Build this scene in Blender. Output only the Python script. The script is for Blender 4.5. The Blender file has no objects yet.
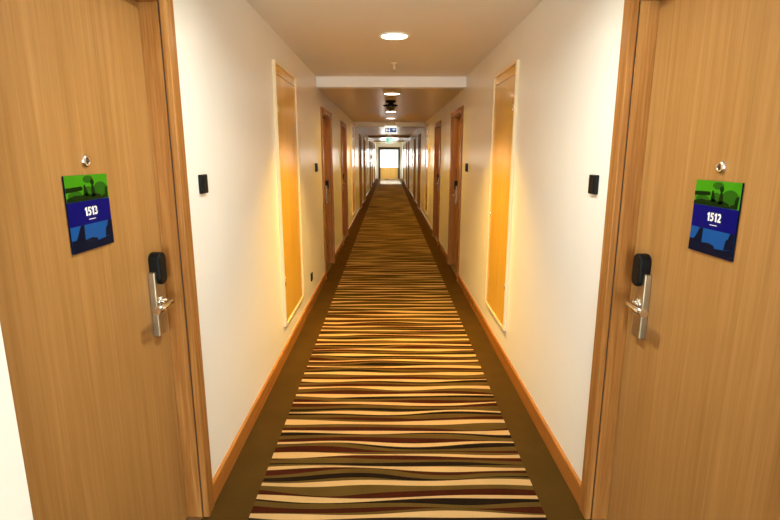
import bpy, bmesh, math, random
from mathutils import Vector, Matrix
random.seed(7)
S = bpy.context.scene
C = S.collection
XL, XR = -0.83, 0.90          # wall faces
ZC, ZL = 2.48, 2.367          # ceiling of the first stretch, lowered ceiling beyond the beam
YB, YE = -3.0, 34.0           # ends of the corridor
YBEAM = 6.08

# ------------------------------------------------------------------ materials
def mat(name):
    m = bpy.data.materials.new(name); m.use_nodes = True
    nt = m.node_tree; b = nt.nodes['Principled BSDF']
    return m, nt, b
def node(nt, t, **kw):
    n = nt.nodes.new(t)
    for k, v in kw.items():
        if k in n.inputs: n.inputs[k].default_value = v
        else: setattr(n, k, v)
    return n
def objcoord(nt, scale):
    tc = node(nt, 'ShaderNodeTexCoord'); mp = node(nt, 'ShaderNodeMapping')
    mp.inputs['Scale'].default_value = scale
    nt.links.new(tc.outputs['Object'], mp.inputs['Vector'])
    return mp
def ramp(nt, stops):
    r = node(nt, 'ShaderNodeValToRGB'); e = r.color_ramp.elements
    while len(e) < len(stops): e.new(0.5)
    for i, (p, c) in enumerate(stops):
        e[i].position = p; e[i].color = (*c, 1)
    return r
def plain(name, col, rough=0.5, metal=0.0, spec=0.5, coat=0.0):
    m, nt, b = mat(name)
    b.inputs['Base Color'].default_value = (*col, 1); b.inputs['Roughness'].default_value = rough
    b.inputs['Metallic'].default_value = metal; b.inputs['Specular IOR Level'].default_value = spec
    b.inputs['Coat Weight'].default_value = coat
    nz = node(nt, 'ShaderNodeTexNoise', Scale=60.0, Detail=3.0)
    mp = objcoord(nt, (1, 1, 1)); nt.links.new(mp.outputs[0], nz.inputs['Vector'])
    r = node(nt, 'ShaderNodeMapRange'); r.inputs['To Min'].default_value = max(0, rough - .04); r.inputs['To Max'].default_value = min(1, rough + .04)
    nt.links.new(nz.outputs['Fac'], r.inputs['Value']); nt.links.new(r.outputs[0], b.inputs['Roughness'])
    return m
def wood(name, dark, mid, light, rough=0.4, along='Z', freq=1.0, fig=1.0, spec=0.4, coat=0.0):
    m, nt, b = mat(name)
    s = {'Z': (42*freq, 42*freq, 1.0), 'Y': (42*freq, 1.0, 42*freq)}[along]
    s2 = {'Z': (150*freq, 150*freq, 4.0), 'Y': (150*freq, 4.0, 150*freq)}[along]
    s3 = {'Z': (5*freq, 5*freq, 0.5), 'Y': (5*freq, 0.5, 5*freq)}[along]
    outs = []
    for sc, det in ((s, 4.0), (s2, 2.0), (s3, 2.0)):
        mp = objcoord(nt, sc); n = node(nt, 'ShaderNodeTexNoise', Scale=1.0, Detail=det, Roughness=0.6)
        n.inputs['Distortion'].default_value = 0.35*fig
        nt.links.new(mp.outputs[0], n.inputs['Vector']); outs.append(n.outputs['Fac'])
    a1 = node(nt, 'ShaderNodeMath', operation='MULTIPLY_ADD'); a1.inputs[1].default_value = 0.5
    nt.links.new(outs[0], a1.inputs[0])
    a2 = node(nt, 'ShaderNodeMath', operation='MULTIPLY_ADD'); a2.inputs[1].default_value = 0.24
    nt.links.new(outs[1], a2.inputs[0])
    a3 = node(nt, 'ShaderNodeMath', operation='MULTIPLY'); a3.inputs[1].default_value = 0.26
    nt.links.new(outs[2], a3.inputs[0])
    nt.links.new(a2.outputs[0], a1.inputs[2]); nt.links.new(a3.outputs[0], a2.inputs[2])
    r = ramp(nt, [(0.30, dark), (0.5, mid), (0.70, light)])
    nt.links.new(a1.outputs[0], r.inputs['Fac']); nt.links.new(r.outputs['Color'], b.inputs['Base Color'])
    bp = node(nt, 'ShaderNodeBump'); bp.inputs['Strength'].default_value = 0.06; bp.inputs['Distance'].default_value = 0.002
    nt.links.new(outs[1], bp.inputs['Height']); nt.links.new(bp.outputs[0], b.inputs['Normal'])
    b.inputs['Roughness'].default_value = rough; b.inputs['Specular IOR Level'].default_value = spec
    b.inputs['Coat Weight'].default_value = coat; b.inputs['Coat Roughness'].default_value = 0.15
    return m
def paint(name, col, rough, bump=0.08, scale=90.0, spec=0.5, var=0.04):
    m, nt, b = mat(name)
    mp = objcoord(nt, (1, 1, 1)); n = node(nt, 'ShaderNodeTexNoise', Scale=scale, Detail=4.0)
    nt.links.new(mp.outputs[0], n.inputs['Vector'])
    n2 = node(nt, 'ShaderNodeTexNoise', Scale=1.3, Detail=2.0); nt.links.new(mp.outputs[0], n2.inputs['Vector'])
    r = ramp(nt, [(0.3, tuple(c*(1-var) for c in col)), (0.7, tuple(min(1, c*(1+var)) for c in col))])
    nt.links.new(n2.outputs['Fac'], r.inputs['Fac']); nt.links.new(r.outputs['Color'], b.inputs['Base Color'])
    bp = node(nt, 'ShaderNodeBump'); bp.inputs['Strength'].default_value = bump; bp.inputs['Distance'].default_value = 0.001
    nt.links.new(n.outputs['Fac'], bp.inputs['Height']); nt.links.new(bp.outputs[0], b.inputs['Normal'])
    b.inputs['Roughness'].default_value = rough; b.inputs['Specular IOR Level'].default_value = spec
    return m
def carpet_mat(name, col, var=0.35):
    m, nt, b = mat(name)
    mp = objcoord(nt, (1, 1, 1)); n = node(nt, 'ShaderNodeTexNoise', Scale=240.0, Detail=2.0)
    n2 = node(nt, 'ShaderNodeTexNoise', Scale=5.0, Detail=4.0)
    nt.links.new(mp.outputs[0], n.inputs['Vector']); nt.links.new(mp.outputs[0], n2.inputs['Vector'])
    mx = node(nt, 'ShaderNodeMath', operation='MULTIPLY_ADD'); mx.inputs[1].default_value = 0.65
    m3 = node(nt, 'ShaderNodeMath', operation='MULTIPLY'); m3.inputs[1].default_value = 0.35
    nt.links.new(n.outputs['Fac'], mx.inputs[0]); nt.links.new(n2.outputs['Fac'], m3.inputs[0]); nt.links.new(m3.outputs[0], mx.inputs[2])
    r = ramp(nt, [(0.3, tuple(c*(1-var) for c in col)), (0.7, tuple(c*(1+var) for c in col))])
    nt.links.new(mx.outputs[0], r.inputs['Fac']); nt.links.new(r.outputs['Color'], b.inputs['Base Color'])
    bp = node(nt, 'ShaderNodeBump'); bp.inputs['Strength'].default_value = 0.5; bp.inputs['Distance'].default_value = 0.004
    nt.links.new(n.outputs['Fac'], bp.inputs['Height']); nt.links.new(bp.outputs[0], b.inputs['Normal'])
    b.inputs['Roughness'].default_value = 1.0; b.inputs['Specular IOR Level'].default_value = 0.02
    return m
def emit(name, col, strength):
    m, nt, b = mat(name)
    b.inputs['Base Color'].default_value = (*col, 1)
    b.inputs['Emission Color'].default_value = (*col, 1); b.inputs['Emission Strength'].default_value = strength
    return m
def glassy(name):
    m, nt, b = mat(name)
    t = node(nt, 'ShaderNodeBsdfTransparent'); t.inputs['Color'].default_value = (.96, .98, .97, 1)
    g = node(nt, 'ShaderNodeBsdfGlossy'); g.inputs['Roughness'].default_value = 0.02
    mx = node(nt, 'ShaderNodeMixShader'); mx.inputs['Fac'].default_value = 0.06
    nt.links.new(t.outputs[0], mx.inputs[1]); nt.links.new(g.outputs[0], mx.inputs[2])
    nt.links.new(mx.outputs[0], nt.nodes['Material Output'].inputs['Surface'])
    return m

M = {}
M['wall'] = paint('cream wall paint', (0.86, 0.845, 0.80), 0.27, bump=0.08, scale=70, spec=0.35, var=0.02)
M['ceiling'] = paint('ceiling paint', (0.76, 0.70, 0.60), 0.5, bump=0.03, spec=0.4, var=0.02)
M['low_ceiling'] = paint('satin ceiling paint', (0.58, 0.42, 0.11), 0.30, bump=0.03, spec=0.6, var=0.03)  # golden glow of the downlights is mixed into this base colour
M['beam'] = paint('beam paint', (0.84, 0.80, 0.74), 0.5, bump=0.03, var=0.02)
M['door'] = wood('oak veneer', (0.25, 0.116, 0.030), (0.34, 0.168, 0.049), (0.43, 0.225, 0.076), 0.40, spec=0.22)
M['frame'] = wood('oak solid frame', (0.19, 0.070, 0.015), (0.31, 0.130, 0.032), (0.50, 0.25, 0.078), 0.26, freq=0.8, fig=3.0, spec=0.15)
M['base'] = wood('oak skirting', (0.30, 0.110, 0.022), (0.40, 0.155, 0.033), (0.48, 0.205, 0.055), 0.16, along='Y')
M['panel'] = wood('golden lacquered veneer', (0.68, 0.37, 0.050), (0.78, 0.46, 0.068), (0.84, 0.54, 0.10), 0.25, spec=0.7, coat=0.5)
M['brass'] = plain('pale brass trim', (0.78, 0.63, 0.38), 0.30, metal=0.0)
M['steel'] = plain('brushed steel', (0.38, 0.31, 0.21), 0.42, metal=1.0)
M['chrome'] = plain('chrome', (0.8, 0.78, 0.75), 0.1, metal=1.0)
M['black'] = plain('black plastic', (0.004, 0.004, 0.004), 0.5, spec=0.15)
M['darkglass'] = plain('dark smoked dome', (0.02, 0.016, 0.012), 0.12, coat=0.6)
M['white'] = plain('white enamel', (0.85, 0.83, 0.78), 0.35)
M['border'] = carpet_mat('brown carpet border', (0.066, 0.035, 0.008), 0.3)
M['cream'] = carpet_mat('cream carpet yarn', (0.44, 0.295, 0.135), 0.18)
M['olive'] = carpet_mat('olive carpet yarn', (0.080, 0.048, 0.012))
M['maroon'] = carpet_mat('maroon carpet yarn', (0.040, 0.009, 0.004))
M['jet'] = carpet_mat('black carpet yarn', (0.012, 0.007, 0.004))
M['lens'] = emit('lit lamp lens', (1.0, 0.93, 0.80), 14.0)
M['signwhite'] = emit('lit white sign face', (0.9, 1.0, 0.97), 0.9)
M['signblue'] = emit('lit blue sign face', (0.015, 0.06, 0.24), 0.7)
M['signgreen'] = emit('lit green sign face', (0.16, 0.62, 0.38), 0.9)
M['p_green'] = plain('plaque green print', (0.045, 0.23, 0.006), 0.3, spec=0.03)
M['p_darkgreen'] = plain('plaque dark green print', (0.004, 0.018, 0.002), 0.3, spec=0.03)
M['p_midgreen'] = plain('plaque mid green print', (0.018, 0.09, 0.005), 0.3, spec=0.03)
M['p_navy'] = plain('plaque navy print', (0.001, 0.002, 0.115), 0.3, spec=0.03)
M['p_blue'] = plain('plaque blue print', (0.006, 0.065, 0.25), 0.3, spec=0.03)
M['p_deep'] = plain('plaque deep blue print', (0.001, 0.004, 0.018), 0.3, spec=0.03)
M['p_white'] = plain('white lettering', (0.9, 0.9, 0.9), 0.3)
M['glass'] = glassy('window glass')
M['darkwood'] = wood('dark window frame wood', (0.025, 0.012, 0.004), (0.045, 0.020, 0.007), (0.07, 0.032, 0.012), 0.5)

# ------------------------------------------------------------------ mesh helpers
def box(bm, x0, x1, y0, y1, z0, z1, mi=0):
    x0, x1 = min(x0, x1), max(x0, x1); y0, y1 = min(y0, y1), max(y0, y1)
    v = [bm.verts.new(p) for p in ((x0,y0,z0),(x1,y0,z0),(x1,y1,z0),(x0,y1,z0),(x0,y0,z1),(x1,y0,z1),(x1,y1,z1),(x0,y1,z1))]
    fs = [bm.faces.new([v[i] for i in q]) for q in ((0,3,2,1),(4,5,6,7),(0,1,5,4),(1,2,6,5),(2,3,7,6),(3,0,4,7))]
    for f in fs: f.material_index = mi
    return fs
def lathe(bm, prof, axis, org, seg=28):
    """prof: list of (radius, distance along axis)"""
    a = Vector(axis).normalized(); u = a.orthogonal().normalized(); w = a.cross(u); o = Vector(org)
    rings = []
    for r, d in prof:
        if r < 1e-6: rings.append([bm.verts.new(o + a*d)])
        else: rings.append([bm.verts.new(o + a*d + (u*math.cos(2*math.pi*i/seg) + w*math.sin(2*math.pi*i/seg))*r) for i in range(seg)])
    for A, B in zip(rings, rings[1:]):
        for i in range(seg):
            j = (i+1) % seg
            if len(A) == 1 and len(B) == 1: continue
            q = ([A[0], B[j], B[i]] if len(A) == 1 else [A[i], A[j], B[0]] if len(B) == 1 else [A[i], A[j], B[j], B[i]])
            f = bm.faces.new(q); f.smooth = True
def prism(bm, pts, to3, d):
    """extrude a 2-D outline; to3(u, v, depth) gives a point"""
    A = [bm.verts.new(to3(u, v, 0)) for u, v in pts]; B = [bm.verts.new(to3(u, v, d)) for u, v in pts]
    bm.faces.new(A); bm.faces.new(B)
    for i in range(len(pts)):
        j = (i+1) % len(pts); bm.faces.new([A[i], A[j], B[j], B[i]])
def tube(bm, path, r, seg=14):
    pts = [Vector(p) for p in path]; rings = []
    for i, p in enumerate(pts):
        t = (pts[min(i+1, len(pts)-1)] - pts[max(i-1, 0)]).normalized()
        u = t.cross(Vector((0, 0, 1)));  u = u.normalized() if u.length > 1e-4 else Vector((1, 0, 0)); w = t.cross(u)
        rings.append([bm.verts.new(p + (u*math.cos(2*math.pi*k/seg) + w*math.sin(2*math.pi*k/seg))*r) for k in range(seg)])
    for A, B in zip(rings, rings[1:]):
        for k in range(seg):
            f = bm.faces.new([A[k], A[(k+1) % seg], B[(k+1) % seg], B[k]]); f.smooth = True
    bm.faces.new(rings[0]); bm.faces.new(rings[-1])
def build(name, bm, m, parent=None, bevel=0.0, segs=2):
    bmesh.ops.recalc_face_normals(bm, faces=bm.faces)
    me = bpy.data.meshes.new(name); bm.to_mesh(me); bm.free()
    for x in (m if isinstance(m, (list, tuple)) else [m]): me.materials.append(x)
    o = bpy.data.objects.new(name, me); C.objects.link(o)
    if bevel:
        b = o.modifiers.new('bevel', 'BEVEL'); b.width = bevel; b.segments = segs; b.limit_method = 'ANGLE'; b.angle_limit = math.radians(40)
    if parent: o.parent = parent
    return o
def empty(name, loc=(0, 0, 0)):
    o = bpy.data.objects.new(name, None); C.objects.link(o); o.location = loc; o.empty_display_size = 0.1
    return o
def tag(o, label, cat, group=None):
    o['label'] = label; o['category'] = cat
    if group: o['group'] = group
    return o
def structure(o): o['kind'] = 'structure'; return o
def copy_thing(o, loc, label=None):
    c = o.copy(); C.objects.link(c); c.location = loc
    if label: c['label'] = label
    for ch in o.children:
        d = ch.copy(); C.objects.link(d); d.parent = c
        for g in ch.children:
            e = g.copy(); C.objects.link(e); e.parent = d
    return c

# ------------------------------------------------------------------ layout along the corridor
OPEN_W = 0.955
DL = 0.11                       # the left-hand doors past the beam stand slightly farther along
door_h = lambda k: 2.15 if k == 0 else 2.105
CAS = 0.065
door_near = [1.0, 6.285, 8.86, 14.3, 16.9, 22.2, 24.8, 29.7]      # near side of each opening
panels_y = [(3.70, 4.60), (11.35, 12.25), (19.3, 20.15), (27.2, 28.05)]

# ------------------------------------------------------------------ shell
T = 0.30
for name, X, s in (('wall_left', XL, -1), ('wall_right', XR, 1)):
    bm = bmesh.new(); y = YB
    dn = [d+((DL if k else .02) if s < 0 else 0) for k, d in enumerate(door_near)]
    for k, d in enumerate(dn):
        box(bm, X, X+s*T, y, d, 0, ZC+.1); box(bm, X, X+s*T, d, d+OPEN_W, door_h(k), ZC+.1); y = d+OPEN_W
    box(bm, X, X+s*T, y, YE, 0, ZC+.1)
    structure(build(name, bm, M['wall']))
    # skirting board between the door casings, with a small chamfer on its top
    bm = bmesh.new(); h, t = 0.105, 0.015
    y = YB; spans = []
    for k, d in enumerate(dn):
        spans.append((y, d-(CAS if k else 0.0))); y = d+OPEN_W+CAS
    spans.append((y, YE))
    for a, b in spans:
        prof = [(0, 0), (t, 0), (t, h-.008), (t-.006, h), (0, h)]
        prism(bm, prof, lambda u, v, d, a=a: (X-s*u, a+d, v), b-a)
    structure(build(name.replace('wall', 'baseboard'), bm, M['base']))
bm = bmesh.new(); box(bm, XL-T, XR+T, YB, YE, -0.1, 0); structure(build('floor', bm, M['border']))
bm = bmesh.new(); box(bm, XL-T, XR+T, YB, YBEAM+.02, ZC, ZC+.1); structure(build('ceiling', bm, M['ceiling']))
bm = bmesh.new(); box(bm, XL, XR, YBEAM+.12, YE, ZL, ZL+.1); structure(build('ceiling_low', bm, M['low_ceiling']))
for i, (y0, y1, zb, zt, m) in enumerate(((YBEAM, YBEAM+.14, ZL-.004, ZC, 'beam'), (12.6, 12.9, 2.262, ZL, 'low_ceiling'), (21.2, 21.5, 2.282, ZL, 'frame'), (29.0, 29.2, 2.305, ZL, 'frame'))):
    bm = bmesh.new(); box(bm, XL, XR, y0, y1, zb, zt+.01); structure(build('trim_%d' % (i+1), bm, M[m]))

# end wall with a glazed opening down to a solid lower panel
WX0, WX1, WZ0, WZ1 = -0.55, 0.63, 0.74, 1.90
bm = bmesh.new()
box(bm, XL, WX0-.10, YE, YE+.2, 0, ZC); box(bm, WX1+.10, XR, YE, YE+.2, 0, ZC); box(bm, WX0-.10, WX1+.10, YE, YE+.2, WZ1+.17, ZC)
structure(build('wall_back', bm, M['wall']))
w1 = structure(empty('window_1', (0, YE, 0)))
bm = bmesh.new()
box(bm, WX0-.13, WX0, -.05, .12, 0, WZ1+.18); box(bm, WX1, WX1+.13, -.05, .12, 0, WZ1+.18)
box(bm, WX0, WX1, -.05, .12, WZ1, WZ1+.18)
build('window_frame', bm, M['darkwood'], w1, bevel=.006)
bm = bmesh.new(); box(bm, WX0, WX1, 0.02, .07, 0.08, WZ0); box(bm, WX0, WX1, 0.0, .09, WZ0, WZ0+.035); box(bm, WX0, WX1, 0.0, .09, 0, .08)
build('lower_panel', bm, M['panel'], w1, bevel=.004)
bm = bmesh.new(); box(bm, WX0, WX1, .04, .05, WZ0+.035, WZ1); build('glass_pane', bm, M['glass'], w1)
# wall behind the camera with the lobby window
bm = bmesh.new()
box(bm, XL, XL+.12, YB-.2, YB, 0, ZC); box(bm, XR-.12, XR, YB-.2, YB, 0, ZC); box(bm, XL+.12, XR-.12, YB-.2, YB, 2.25, ZC); box(bm, XL+.12, XR-.12, YB-.2, YB, 0, .35)
structure(build('wall_front', bm, M['wall']))
w2 = structure(empty('window_2', (0, YB, 0)))
bm = bmesh.new()
for a in (XL+.12, (XL+XR)/2-.03, XR-.18): box(bm, a, a+.06, -.12, -.04, .35, 2.25)
box(bm, XL+.18, XR-.18, -.12, -.04, .35, .41); box(bm, XL+.18, XR-.18, -.12, -.04, 2.19, 2.25)
build('window_frame', bm, M['frame'], w2)
bm = bmesh.new(); box(bm, XL+.15, XR-.15, -.085, -.075, .38, 2.22); build('glass_pane', bm, M['glass'], w2)

# ------------------------------------------------------------------ room doors (built for side s, origin at near end of opening on the wall face)
def make_door(n, X, s, y0, near_casing=True, H=2.15, lock_in=0.095):
    r = structure(empty('door_%d' % n, (X, y0, 0)))
    W = OPEN_W
    P = 0.022                                   # how far the casing stands proud of the wall
    D = 0.075                                   # depth from wall face to the leaf
    f = lambda d: -s*d                          # + = into the corridor
    bm = bmesh.new()                            # leaf
    box(bm, f(-D), f(-D-.045), .012, W-.012, .008, H-.012); build('door_leaf', bm, M['door'], r, bevel=.002)
    bm = bmesh.new()                            # jamb lining with a rebate stop behind the leaf
    j = .02
    box(bm, f(-.0085), f(-.14), W-.010, W+.001, 0, H); box(bm, f(-.0085), f(-.14), -.001, .010, 0, H); box(bm, f(-.0085), f(-.14), .010, W-.010, H-.010, H+.001)
    build('jamb', bm, M['frame'], r)
    bm = bmesh.new()                            # casing
    if near_casing: box(bm, f(P), f(-.004), -CAS, -.0015, 0, H+CAS)
    box(bm, f(P), f(-.004), W-.006, W+CAS, 0, H+CAS)
    box(bm, f(P), f(-.004), -.0015, W+.0015, H+.0015, H+CAS)
    build('casing', bm, M['frame'], r, bevel=.003)
    bm = bmesh.new(); box(bm, f(-.01), f(-.13), .012, W-.012, 0.0005, .006); build('threshold', bm, M['steel'], r)
    bm = bmesh.new(); box(bm, f(-.0045), f(-.0085), W-.004, W+.0013, 0, H); build('door_seal', bm, M['darkwood'], r)  # dark strip between jamb and casing, stands in for the shade of the groove
    # lock plate with card reader and lever
    yc = W-lock_in
    bm = bmesh.new(); box(bm, f(-D+.026), f(-D-.001), yc-.033, yc+.033, .912, 1.165)
    pl = build('lock_plate', bm, M['steel'], r, bevel=.004)
    bm = bmesh.new()
    pts = []
    hw, z0, z1, rr = .030, 1.112, 1.236, .026
    for cx, cz, a0 in ((hw-rr, z0+rr, -90), (hw-rr, z1-rr, 0), (-hw+rr, z1-rr, 90), (-hw+rr, z0+rr, 180)):
        for k in range(7):
            a = math.radians(a0+15*k); pts.append((cx+rr*math.cos(a), cz+rr*math.sin(a)))
    prism(bm, pts, lambda u, v, d: (f(-D-.001+d), yc+.011+u, v), .044)
    o = build('card_reader', bm, M['black'], pl, bevel=.007, segs=3); o['label'] = 'black rounded card reader'
    bm = bmesh.new(); zc = 1.045
    lathe(bm, [(0, 0), (.024, 0), (.024, .006), (.020, .009), (0, .009)], (f(1), 0, 0), (f(-D+.025), yc, zc), 20)
    path = [(f(-D+.030), yc, zc), (f(-D+.054), yc, zc)]
    path += [(f(-D+.054+.012*math.sin(a)), yc-.012*(1-math.cos(a)), zc) for a in (.4, .8, 1.2, 1.57)]
    path += [(f(-D+.066), yc-.07, zc), (f(-D+.066), yc-.125, zc)]
    tube(bm, path, .0145)
    o = build('lever_handle', bm, M['chrome'], pl); o['label'] = 'chrome lever handle'
    bm = bmesh.new(); yp, zp = (.484, 1.564) if (y0 < 2 and s > 0) else (.502 if y0 < 2 else .52, 1.581)
    lathe(bm, [(.019, -.002), (.019, .004), (.016, .009), (.009, .010), (.008, .004), (.007, .004)], (f(1), 0, 0), (f(-D), yp, zp), 24)
    ph = build('peephole', bm, M['chrome'], r)
    bm = bmesh.new(); lathe(bm, [(.009, .004), (.009, .0075), (.005, .009), (0, .0095)], (f(1), 0, 0), (f(-D), yp, zp), 16)
    build('peephole_lens', bm, M['darkglass'], ph)
    return r
n = 1
protos = {}
for k, y0 in enumerate(door_near):
    for side, X, s in (('L', XL, -1), ('R', XR, 1)):
        if k < 2:
            protos[side] = make_door(n, X, s, y0+((DL if k else .02) if s < 0 else 0), near_casing=(k > 0), H=door_h(k), lock_in=0.095 if k else 0.130 if s > 0 else 0.115)
        else:
            c = copy_thing(protos[side], (X, y0+(DL if s < 0 else 0), 0)); c.name = 'door_%d' % n
        n += 1

# ------------------------------------------------------------------ room number plaques on the two near doors
def stroke(pts, w):
    P = [Vector((x, y)) for x, y in pts]; l, r = [], []
    for i, p in enumerate(P):
        t = (P[min(i+1, len(P)-1)] - P[max(i-1, 0)]).normalized(); nrm = Vector((-t.y, t.x))*w/2
        l.append((p+nrm)[:]); r.append((p-nrm)[:])
    return l + r[::-1]
SW = .21
DIGIT = {
    '1': (.42, [[(.15, 0), (.40, 0), (.40, 1), (.22, 1), (0, .84), (0, .64), (.15, .73)]]),
    '5': (.62, [stroke([(.56, .90), (.10, .90)], .2), stroke([(.17, .98), (.13, .50)], .19), stroke([(.10, .53), (.28, .58), (.44, .50), (.49, .33), (.42, .16), (.26, .09), (.02, .14)], SW)]),
    '3': (.62, [stroke([(.05, .87), (.25, .91), (.42, .84), (.45, .71), (.36, .58), (.18, .54)], SW), stroke([(.18, .54), (.38, .50), (.49, .34), (.43, .16), (.25, .09), (.03, .14)], SW)]),
    '2': (.62, [stroke([(.05, .82), (.24, .91), (.42, .85), (.46, .68), (.36, .46), (.10, .10)], SW), stroke([(.02, .095), (.57, .095)], .19)])}
def plaque(number, X, s, yc, zc, w, h, label):
    D = 0.075; xf = X + s*D
    r = empty('room_number_plaque', (xf, yc, zc)); tag(r, label, 'sign', 'room number plaques on the near doors')
    dirn = -s                              # reading direction along world Y is +Y on the left wall, -Y on the right
    rd = 1 if s < 0 else -1
    P3 = lambda u, v, d: (dirn*d, rd*u, v)
    def flat(name, pts, m, lift, parent, th=.0004):
        bm = bmesh.new(); prism(bm, pts, lambda u, v, d: P3(u*w, v*h, lift+d), th); return build(name, bm, M[m], parent)
    bm = bmesh.new(); prism(bm, [(-w/2, -h/2), (w/2, -h/2), (w/2, h/2), (-w/2, h/2)], lambda u, v, d: P3(u, v, .0005+d), .005)
    bk = build('plaque_board', bm, M['p_deep'], r, bevel=.001)
    L = .0056
    g = flat('green_picture', [(-.5, .16), (.5, .16), (.5, .5), (-.5, .5)], 'p_green', L, r)
    def on(name, m, polys, lift, parent, th=.0003):
        bm = bmesh.new()
        for pts in polys: prism(bm, pts, lambda u, v, d: P3(u*w, v*h, lift+d), th)
        return build(name, bm, M[m], parent)
    blob = lambda cx, cy, rx, ry, n=14: [(cx+rx*math.cos(2*math.pi*k/n), cy+ry*math.sin(2*math.pi*k/n)) for k in range(n)]
    L2 = L+.0005
    on('leafy_shade', 'p_midgreen', [blob(.30, .30, .17, .10), blob(.02, .44, .12, .05), blob(-.30, .24, .16, .06), blob(.0, .27, .12, .08)], L2, g)
    on('dark_shape', 'p_darkgreen', [
        [(-.5, .285), (-.14, .30), (-.12, .335), (-.16, .355), (-.5, .345)],
        [(-.5, .162), (.34, .162), (.28, .22), (.16, .25), (.05, .235), (-.05, .265), (-.16, .235), (-.32, .245), (-.5, .21)],
        blob(.11, .40, .045, .04), [(.06, .20), (.16, .20), (.15, .31), (.12, .37), (.09, .36), (.075, .30)],
        [(-.10, .22), (.0, .22), (-.03, .30), (-.07, .38), (-.10, .36)],
        [(.30, .165), (.47, .165), (.48, .33), (.42, .31), (.40, .22), (.33, .21)]], L2+.0004, g)
    band = flat('number_band', [(-.5, -.155), (.5, -.155), (.5, .16), (-.5, .16)], 'p_navy', L, r)
    b = flat('blue_picture', [(-.5, -.5), (.5, -.5), (.5, -.155), (-.5, -.155)], 'p_blue', L, r)
    on('dark_shape', 'p_deep', [
        [(-.5, -.5), (.5, -.5), (.5, -.36), (.30, -.385), (.10, -.40), (.08, -.36), (-.04, -.34), (-.20, -.355), (-.28, -.33), (-.5, -.33)],
        [(-.40, -.335), (-.20, -.36), (-.19, -.155), (-.27, -.155), (-.31, -.21), (-.34, -.26)],
        [(.30, -.38), (.5, -.36), (.5, -.155), (.40, -.155), (.37, -.23), (.33, -.25)]], L2, b)
    dx = -.033; hs, vs = .0262, .0255
    for ch in number:
        wd, polys = DIGIT[ch]; bm = bmesh.new()
        for q in polys: prism(bm, q, lambda u, v, d: P3(.005+dx+u*hs, -.009+v*vs, L+.0005+d), .0005)
        build('digit', bm, M['p_white'], band); dx += wd*hs+.0032
    on('fine_line', 'p_white', [[(-.06, -.095), (.10, -.095), (.10, -.087), (-.06, -.087)]], L+.0005, band)
    return r
plaque('1513', XL, -1, 1.51, 1.430, .215, .222, 'green and blue plaque reading 1513 on the left oak door')
plaque('1512', XR, 1, 1.483, 1.413, .208, .220, 'green and blue plaque reading 1512 on the right oak door')

# ------------------------------------------------------------------ tall service panels
def service_panel(X, s, y0, y1, label, z0=.225, z1=2.275):
    r = empty('service_panel', (X, y0, 0)); tag(r, label, 'access panel', 'tall service panels along the corridor')
    f = lambda d: -s*d
    W = y1-y0; fw = .020
    bm = bmesh.new()
    box(bm, f(.022), f(-.002), 0, fw, z0, z1); box(bm, f(.022), f(-.002), W-fw, W, z0, z1)
    box(bm, f(.022), f(-.002), fw, W-fw, z0, z0+fw); box(bm, f(.022), f(-.002), fw, W-fw, z1-fw, z1)
    build('panel_frame', bm, M['brass'], r, bevel=.003)
    bm = bmesh.new(); box(bm, f(.008), f(-.001), fw+.001, W-fw-.001, z1-fw-.06, z1-fw-.001); build('head_board', bm, M['panel'], r)
    bm = bmesh.new(); box(bm, f(.012), f(-.001), fw+.003, W-fw-.003, z0+fw+.003, z1-fw-.068)
    d = build('panel_door', bm, M['panel'], r, bevel=.002)
    for z in (.62, 1.93):
        bm = bmesh.new(); lathe(bm, [(0, -.03), (.008, -.028), (.008, .028), (0, .03)], (0, 0, 1), (f(.016), fw+.016, z), 12)
        build('hinge', bm, M['chrome'], d)
    bm = bmesh.new(); lathe(bm, [(.012, 0), (.012, .004), (.005, .005), (0, .005)], (f(1), 0, 0), (f(.012), W-fw-.04, 1.10), 16); build('lock', bm, M['chrome'], d)
    return r
where = ['between the near oak door and the white beam', 'just before the blue lit sign', 'between the blue and the green lit signs', 'close to the bright end window']
for (a, b), wtxt in zip(panels_y, where):
    if a < 4: zz = (.262, 2.262); zr = (.275, 2.238); al, bl, ar, br = 3.775, 4.62, 3.635, 4.40
    else: zz = zr = (.25, 2.25); al, bl, ar, br = a, b, a, b
    service_panel(XL, -1, al, bl, 'tall golden service panel, left wall, ' + wtxt, *zz)
    service_panel(XR, 1, ar, br, 'tall golden service panel, right wall, ' + wtxt, *zr)

# ------------------------------------------------------------------ small black wall fittings
def wall_unit(name, X, s, y, z, w, h, d, label, cat, group, kind):
    r = empty(name, (X, y, z)); tag(r, label, cat, group)
    f = lambda q: -s*q
    bm = bmesh.new(); box(bm, f(d), f(-.001), -w/2, w/2, -h/2, h/2); build('housing', bm, M['black'], r, bevel=.004)
    if kind == 'bell':
        bm = bmesh.new(); box(bm, f(d+.003), f(d-.001), -w*.3, w*.3, -h*.34, h*.30); build('rocker', bm, M['black'], r, bevel=.002)
    else:
        bm = bmesh.new(); lathe(bm, [(.022, -.001), (.022, .0015), (.018, .0015), (.017, -.0005), (0, -.0005)], (f(1), 0, 0), (f(d), 0, 0), 20); build('socket_well', bm, M['black'], r)
    return r
G = 'black wall buttons along the corridor'
for X, s, side in ((XL, -1, 'left'), (XR, 1, 'right')):
    wall_unit('wall_button', X, s, 2.245 if s < 0 else 2.195, 1.472, .075, .083, .016, 'black square wall button on the white %s wall just past the near oak door' % side, 'wall button', G, 'bell')
    wall_unit('wall_button', X, s, 5.80, 1.455, .085, .095, .02, 'small black wall button on the %s wall under the white beam' % side, 'wall button', G, 'bell')
wall_unit('wall_button', XL, -1, 24.3, 1.50, .09, .14, .03, 'tiny black wall button far down the left wall near the end window', 'wall button', G, 'bell')
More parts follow.
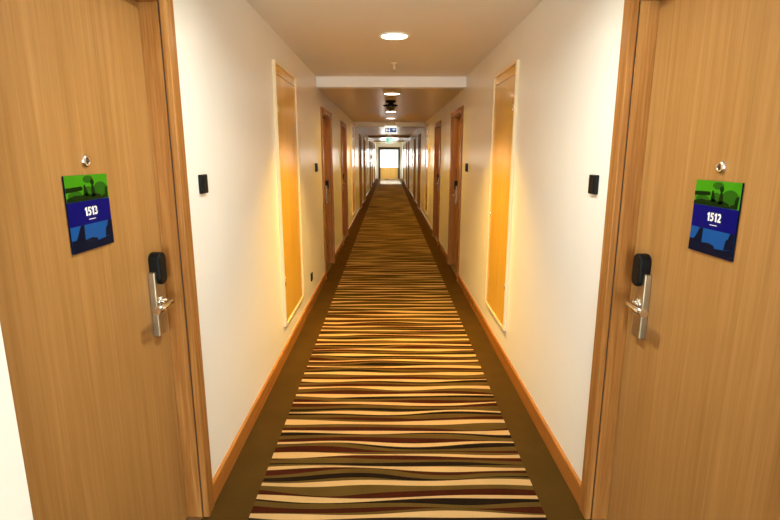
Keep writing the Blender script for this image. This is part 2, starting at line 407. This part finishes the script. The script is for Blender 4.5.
wall_unit('wall_socket', XL, -1, 5.22, .315, .085, .085, .012, 'black wall socket low on the left wall before the white beam', 'socket', None, 'socket')

# ------------------------------------------------------------------ ceiling fittings
CX = 0.045
def downlight_proto():
    r = empty('downlight'); r['category'] = 'ceiling light'; r['group'] = 'round downlights in the corridor ceiling'
    bm = bmesh.new(); lathe(bm, [(.118, .001), (.118, -.006), (.108, -.012), (.098, -.008), (.096, .001)], (0, 0, 1), (0, 0, 0), 36); build('trim_ring', bm, M['white'], r)
    bm = bmesh.new(); lathe(bm, [(.097, -.001), (.097, -.005), (.06, -.008), (0, -.009)], (0, 0, 1), (0, 0, 0), 36); build('lens', bm, M['lens'], r)
    return r
WARM = (1.0, 0.60, 0.10); GOLD = (1.0, 0.55, 0.045); NEUT = (0.97, 1.0, 0.88)
lights = [
    (1.75, ZC, 27, NEUT, 'round downlight overhead between the two near oak doors'),
    (4.05, ZC, 44, WARM, 'large round lit downlight in the near ceiling before the white beam'),
    (6.72, ZL, 21, GOLD, 'round lit downlight just behind the white beam'),
    (9.45, ZL, 21, GOLD, 'round lit downlight just behind the dark ceiling camera'),
    (11.15, ZL, 18, GOLD, 'round lit downlight just in front of the blue lit sign'),
    (14.2, ZL, 17, GOLD, 'small downlight just behind the blue lit sign'),
    (17.2, ZL, 17, GOLD, 'small downlight halfway between the blue and green lit signs'),
    (20.2, ZL, 17, GOLD, 'small downlight just in front of the green lit sign'),
    (23.4, ZL, 17, GOLD, 'small downlight just behind the green lit sign'),
    (27.0, ZL, 17, GOLD, 'small downlight second from the end window'),
    (31.5, ZL, 16, NEUT, 'small downlight nearest the bright end window'),
]
dl = None
for i, (y, z, p, col, lab) in enumerate(lights):
    if dl is None:
        dl = downlight_proto(); dl.location = (CX, y, z); dl['label'] = lab
    else: copy_thing(dl, (CX, y, z), lab)
    L = bpy.data.lights.new('downlight_lamp', 'AREA'); L.shape = 'DISK'; L.size = .17; L.energy = p; L.color = col; L.spread = math.radians(100 if y > 4 and z == ZC else 120 if y > 13 else 160)
    lo = bpy.data.objects.new('downlight_lamp', L); C.objects.link(lo); lo.location = (CX, y, z-.02)
# sprinkler head
r = empty('sprinkler_head', (.055, 5.2, ZC)); tag(r, 'small metal sprinkler head hanging from the ceiling before the white beam', 'sprinkler')
bm = bmesh.new(); lathe(bm, [(0, .001), (.030, .001), (.028, -.006), (.012, -.009), (0, -.009)], (0, 0, 1), (0, 0, 0), 20); build('escutcheon', bm, M['brass'], r)
bm = bmesh.new(); lathe(bm, [(.009, -.008), (.009, -.03), (.006, -.034), (.005, -.052), (0, -.052)], (0, 0, 1), (0, 0, 0), 14)
tube(bm, [(.009, 0, -.028), (.015, 0, -.04), (.004, 0, -.054)], .002, 8); tube(bm, [(-.009, 0, -.028), (-.015, 0, -.04), (-.004, 0, -.054)], .002, 8)
build('nozzle', bm, M['brass'], r)
bm = bmesh.new(); lathe(bm, [(0, -.052), (.016, -.053), (.016, -.056), (0, -.056)], (0, 0, 1), (0, 0, 0), 16); build('deflector', bm, M['brass'], r)
# dark dome camera on its bracket
r = empty('ceiling_camera', (.035, 7.6, ZL)); tag(r, 'dark dome camera hanging from the low ceiling behind the white beam', 'security camera')
bm = bmesh.new(); lathe(bm, [(0, .001), (.075, .001), (.075, -.02), (.06, -.03), (0, -.03)], (0, 0, 1), (0, 0, 0), 28); build('base_plate', bm, M['black'], r)
bm = bmesh.new(); lathe(bm, [(.04, -.028), (.04, -.05), (.085, -.055), (.092, -.07), (.085, -.082), (0, -.082)], (0, 0, 1), (0, 0, 0), 28); build('collar', bm, M['black'], r)
bm = bmesh.new(); lathe(bm, [(.072, -.081)] + [(.072*math.cos(a), -.081-.072*math.sin(a)) for a in (.25, .5, .75, 1., 1.25, 1.45)] + [(0, -.153)], (0, 0, 1), (0, 0, 0), 28); build('dome', bm, M['darkglass'], r)
for a0, a1 in ((-.112, -.06), (.06, .10)):
    bm = bmesh.new(); box(bm, a0, a1, -.016, .016, -.078, -.058); build('bracket_arm', bm, M['black'], r, bevel=.003)

# ------------------------------------------------------------------ lit signs hanging in the corridor
def hanging_sign(x, y, w, ztop, zbot, label, green):
    r = empty('exit_sign', (x, y, (ztop+zbot)/2)); tag(r, label, 'sign', 'lit signs hanging in the corridor')
    h = ztop-zbot
    bm = bmesh.new(); box(bm, -w/2, w/2, -.02, .02, -h/2, h/2); hs = build('light_box', bm, M['signwhite'], r, bevel=.006)
    up = ZL-(ztop+zbot)/2
    for a in (-w*.3, w*.3):
        bm = bmesh.new(); tube(bm, [(a, 0, h/2-.002), (a, 0, up+.001)], .005, 8)
        build('suspension_rod', bm, M['steel'], r)
    def fig(pts, m, name, lift, parent):
        for q in pts:
            bm = bmesh.new(); prism(bm, q, lambda u, v, d: (u*w, -.0205-lift-d, v*h), .001)
            o = build(name, bm, M[m], parent)
        return o
    circ = lambda cx, cy, rx, ry, k=12: [(cx+rx*math.cos(2*math.pi*i/k), cy+ry*math.sin(2*math.pi*i/k)) for i in range(k)]
    if not green:
        f = fig([[(-.46, -.36), (.46, -.36), (.46, .22), (-.46, .22)]], 'signblue', 'blue_face', 0, r)
        fig([[(-.36, -.26), (-.30, -.26), (-.30, .14), (-.36, .14)], [(-.14, -.26), (-.08, -.26), (-.08, .14), (-.14, .14)], [(-.30, -.10), (-.14, -.10), (-.14, -.02), (-.30, -.02)],
             [(.10, -.02), (.22, -.02), (.22, -.14), (.28, -.14), (.28, -.02), (.38, -.02), (.38, .05), (.28, .05), (.28, .16), (.22, .16), (.22, .05), (.10, .05)]], 'signwhite', 'pictogram', .001, f)
    else:
        f = fig([[(-.44, -.40), (.44, -.40), (.44, .30), (-.44, .30)]], 'signgreen', 'green_face', 0, r)
        fig([circ(.02, .18, .08, .08), [(-.10, -.06), (.02, .10), (.10, .06), (.02, -.08), (.12, -.30), (.04, -.32), (-.06, -.12), (-.20, -.26), (-.26, -.20)], [(.16, -.32), (.34, -.32), (.34, .22), (.16, .22)]], 'signwhite', 'pictogram', .001, f)
hanging_sign(.055, 12.2, .29, 2.262, 2.085, 'white lit sign with blue pictogram face hanging nearest in the corridor', False)
hanging_sign(.035, 20.8, .30, 2.29, 2.05, 'green and white lit exit sign hanging farther down the corridor', True)

# ------------------------------------------------------------------ striped carpet runner: wavy woven bands
CX0, CX1, TH = -0.628, 0.708, 0.004
def wave():
    k = [(random.uniform(.25, 1.0), random.uniform(3.2, 5.5), random.uniform(0, 6.28)), (random.uniform(.15, .6), random.uniform(6.0, 9.0), random.uniform(0, 6.28))]
    n_ = sum(a for a, _, _ in k)
    return lambda x: sum(a*math.sin(f*x+p) for a, f, p in k)/n_
NS = 30
xs = [CX0+(CX1-CX0)*i/NS for i in range(NS+1)]
bm = bmesh.new()
PER = 0.1155
y = YB+.02
bound = [y]*(NS+1)
prev = [bm.verts.new((xs[i], bound[i], TH)) for i in range(NS+1)]
first = prev; rows = 0
k = 0
while y < YE-.06-PER:
    seq = random.choice([('cream', 'maroon', 'olive', 'jet', 'olive2'), ('cream', 'jet', 'olive', 'maroon', None), ('cream', 'jet', 'olive', 'jet', 'olive2'), ('cream', None, 'olive', 'maroon', None), ('cream', 'jet', 'olive', 'maroon', 'olive2')])
    tgt = y+PER; wv = wave(); widths = []
    spec = {'cream': (.025, .017), 'maroon': (.026, .026), 'jet': (.021, .024), 'olive': (.028, .013), 'olive2': (.011, .014)}
    ws = []
    for q in seq:
        if q is None: continue
        a, v = spec[q]; f = wave(); ws.append((q, [max(.0006, a+v*f(x)) for x in xs]))
    cm = wave()
    end = [tgt+.017*cm(x) for x in xs]
    start = [v.co.y for v in prev]
    tot = [sum(w[1][i] for w in ws) for i in range(NS+1)]
    acc = [0.0]*(NS+1)
    for q, w in reversed(ws):           # laid so that the pale band lies farthest from the near end
        for i in range(NS+1): acc[i] += w[i]
        row = [bm.verts.new((xs[i], start[i]+(end[i]-start[i])*acc[i]/tot[i], TH)) for i in range(NS+1)]
        mi = {'cream': 0, 'olive': 1, 'olive2': 1, 'maroon': 2, 'jet': 3}[q]
        for i in range(NS):
            f = bm.faces.new([prev[i], prev[i+1], row[i+1], row[i]]); f.material_index = mi
        prev = row
    y = tgt
# side edges and underside give the runner its thickness
ymin, ymax = YB+.02, max(v.co.y for v in prev)
edge = []
bm.verts.ensure_lookup_table()
for X in (CX0, CX1):
    a = [bm.verts.new((X, ymin, TH)), bm.verts.new((X, ymax, TH)), bm.verts.new((X, ymax, 0.0005)), bm.verts.new((X, ymin, 0.0005))]
    bm.faces.new(a).material_index = 1; edge.append(a)
bm.faces.new([edge[0][3], edge[0][2], edge[1][2], edge[1][3]]).material_index = 1
me = bpy.data.meshes.new('carpet_runner'); bm.to_mesh(me); bm.free()
for q in ('cream', 'olive', 'maroon', 'jet'): me.materials.append(M[q])
o = bpy.data.objects.new('carpet_runner', me); C.objects.link(o)
tag(o, 'long carpet runner with wavy cream, olive, maroon and black stripes', 'carpet')

# ------------------------------------------------------------------ daylight
w = bpy.data.worlds.new('sky'); S.world = w; w.use_nodes = True
bg = w.node_tree.nodes['Background']; bg.inputs['Color'].default_value = (.93, .97, 1, 1); bg.inputs['Strength'].default_value = 3.0
def area(name, loc, rot, sx, sy, e, col, spread=180):
    L = bpy.data.lights.new(name, 'AREA'); L.shape = 'RECTANGLE'; L.size = sx; L.size_y = sy; L.energy = e; L.color = col; L.spread = math.radians(spread)
    o = bpy.data.objects.new(name, L); C.objects.link(o); o.location = loc; o.rotation_euler = rot
    return o
area('window_daylight', (.06, YE-.08, 1.37), (math.radians(-62), 0, 0), 1.1, 1.2, 60, (1, 1, .93))
sun = bpy.data.lights.new('sun', 'SUN'); sun.energy = 26; sun.angle = math.radians(.6); sun.color = (1, .97, .90)
so = bpy.data.objects.new('sun', sun); C.objects.link(so); so.location = (0, 40, 5); so.rotation_euler = (math.radians(-73), 0, math.radians(1))
area('lobby_daylight', (.035, YB+.04, 1.3), (math.radians(90), 0, 0), 1.4, 1.8, 148, (.90, .99, 1))

# ------------------------------------------------------------------ camera
cam = bpy.data.cameras.new('camera'); co = bpy.data.objects.new('camera', cam); C.objects.link(co)
cam.sensor_width = 36; cam.lens = 500/780*36; cam.clip_start = .05; cam.clip_end = 200
pitch = math.atan((260-154.5)/500); yaw = math.atan((388.5-390)/math.hypot(500, 105.5))
co.location = (0, 0, 1.6); co.rotation_euler = (math.pi/2-pitch, 0, yaw)
S.camera = co
S.view_settings.view_transform = 'Standard'; S.view_settings.look = 'None'; S.view_settings.gamma = 1; S.view_settings.use_curve_mapping = False
S.view_settings.exposure = 0.0
S.cycles.use_denoising = True
S.cycles.max_bounces = 10; S.cycles.diffuse_bounces = 6; S.cycles.glossy_bounces = 5
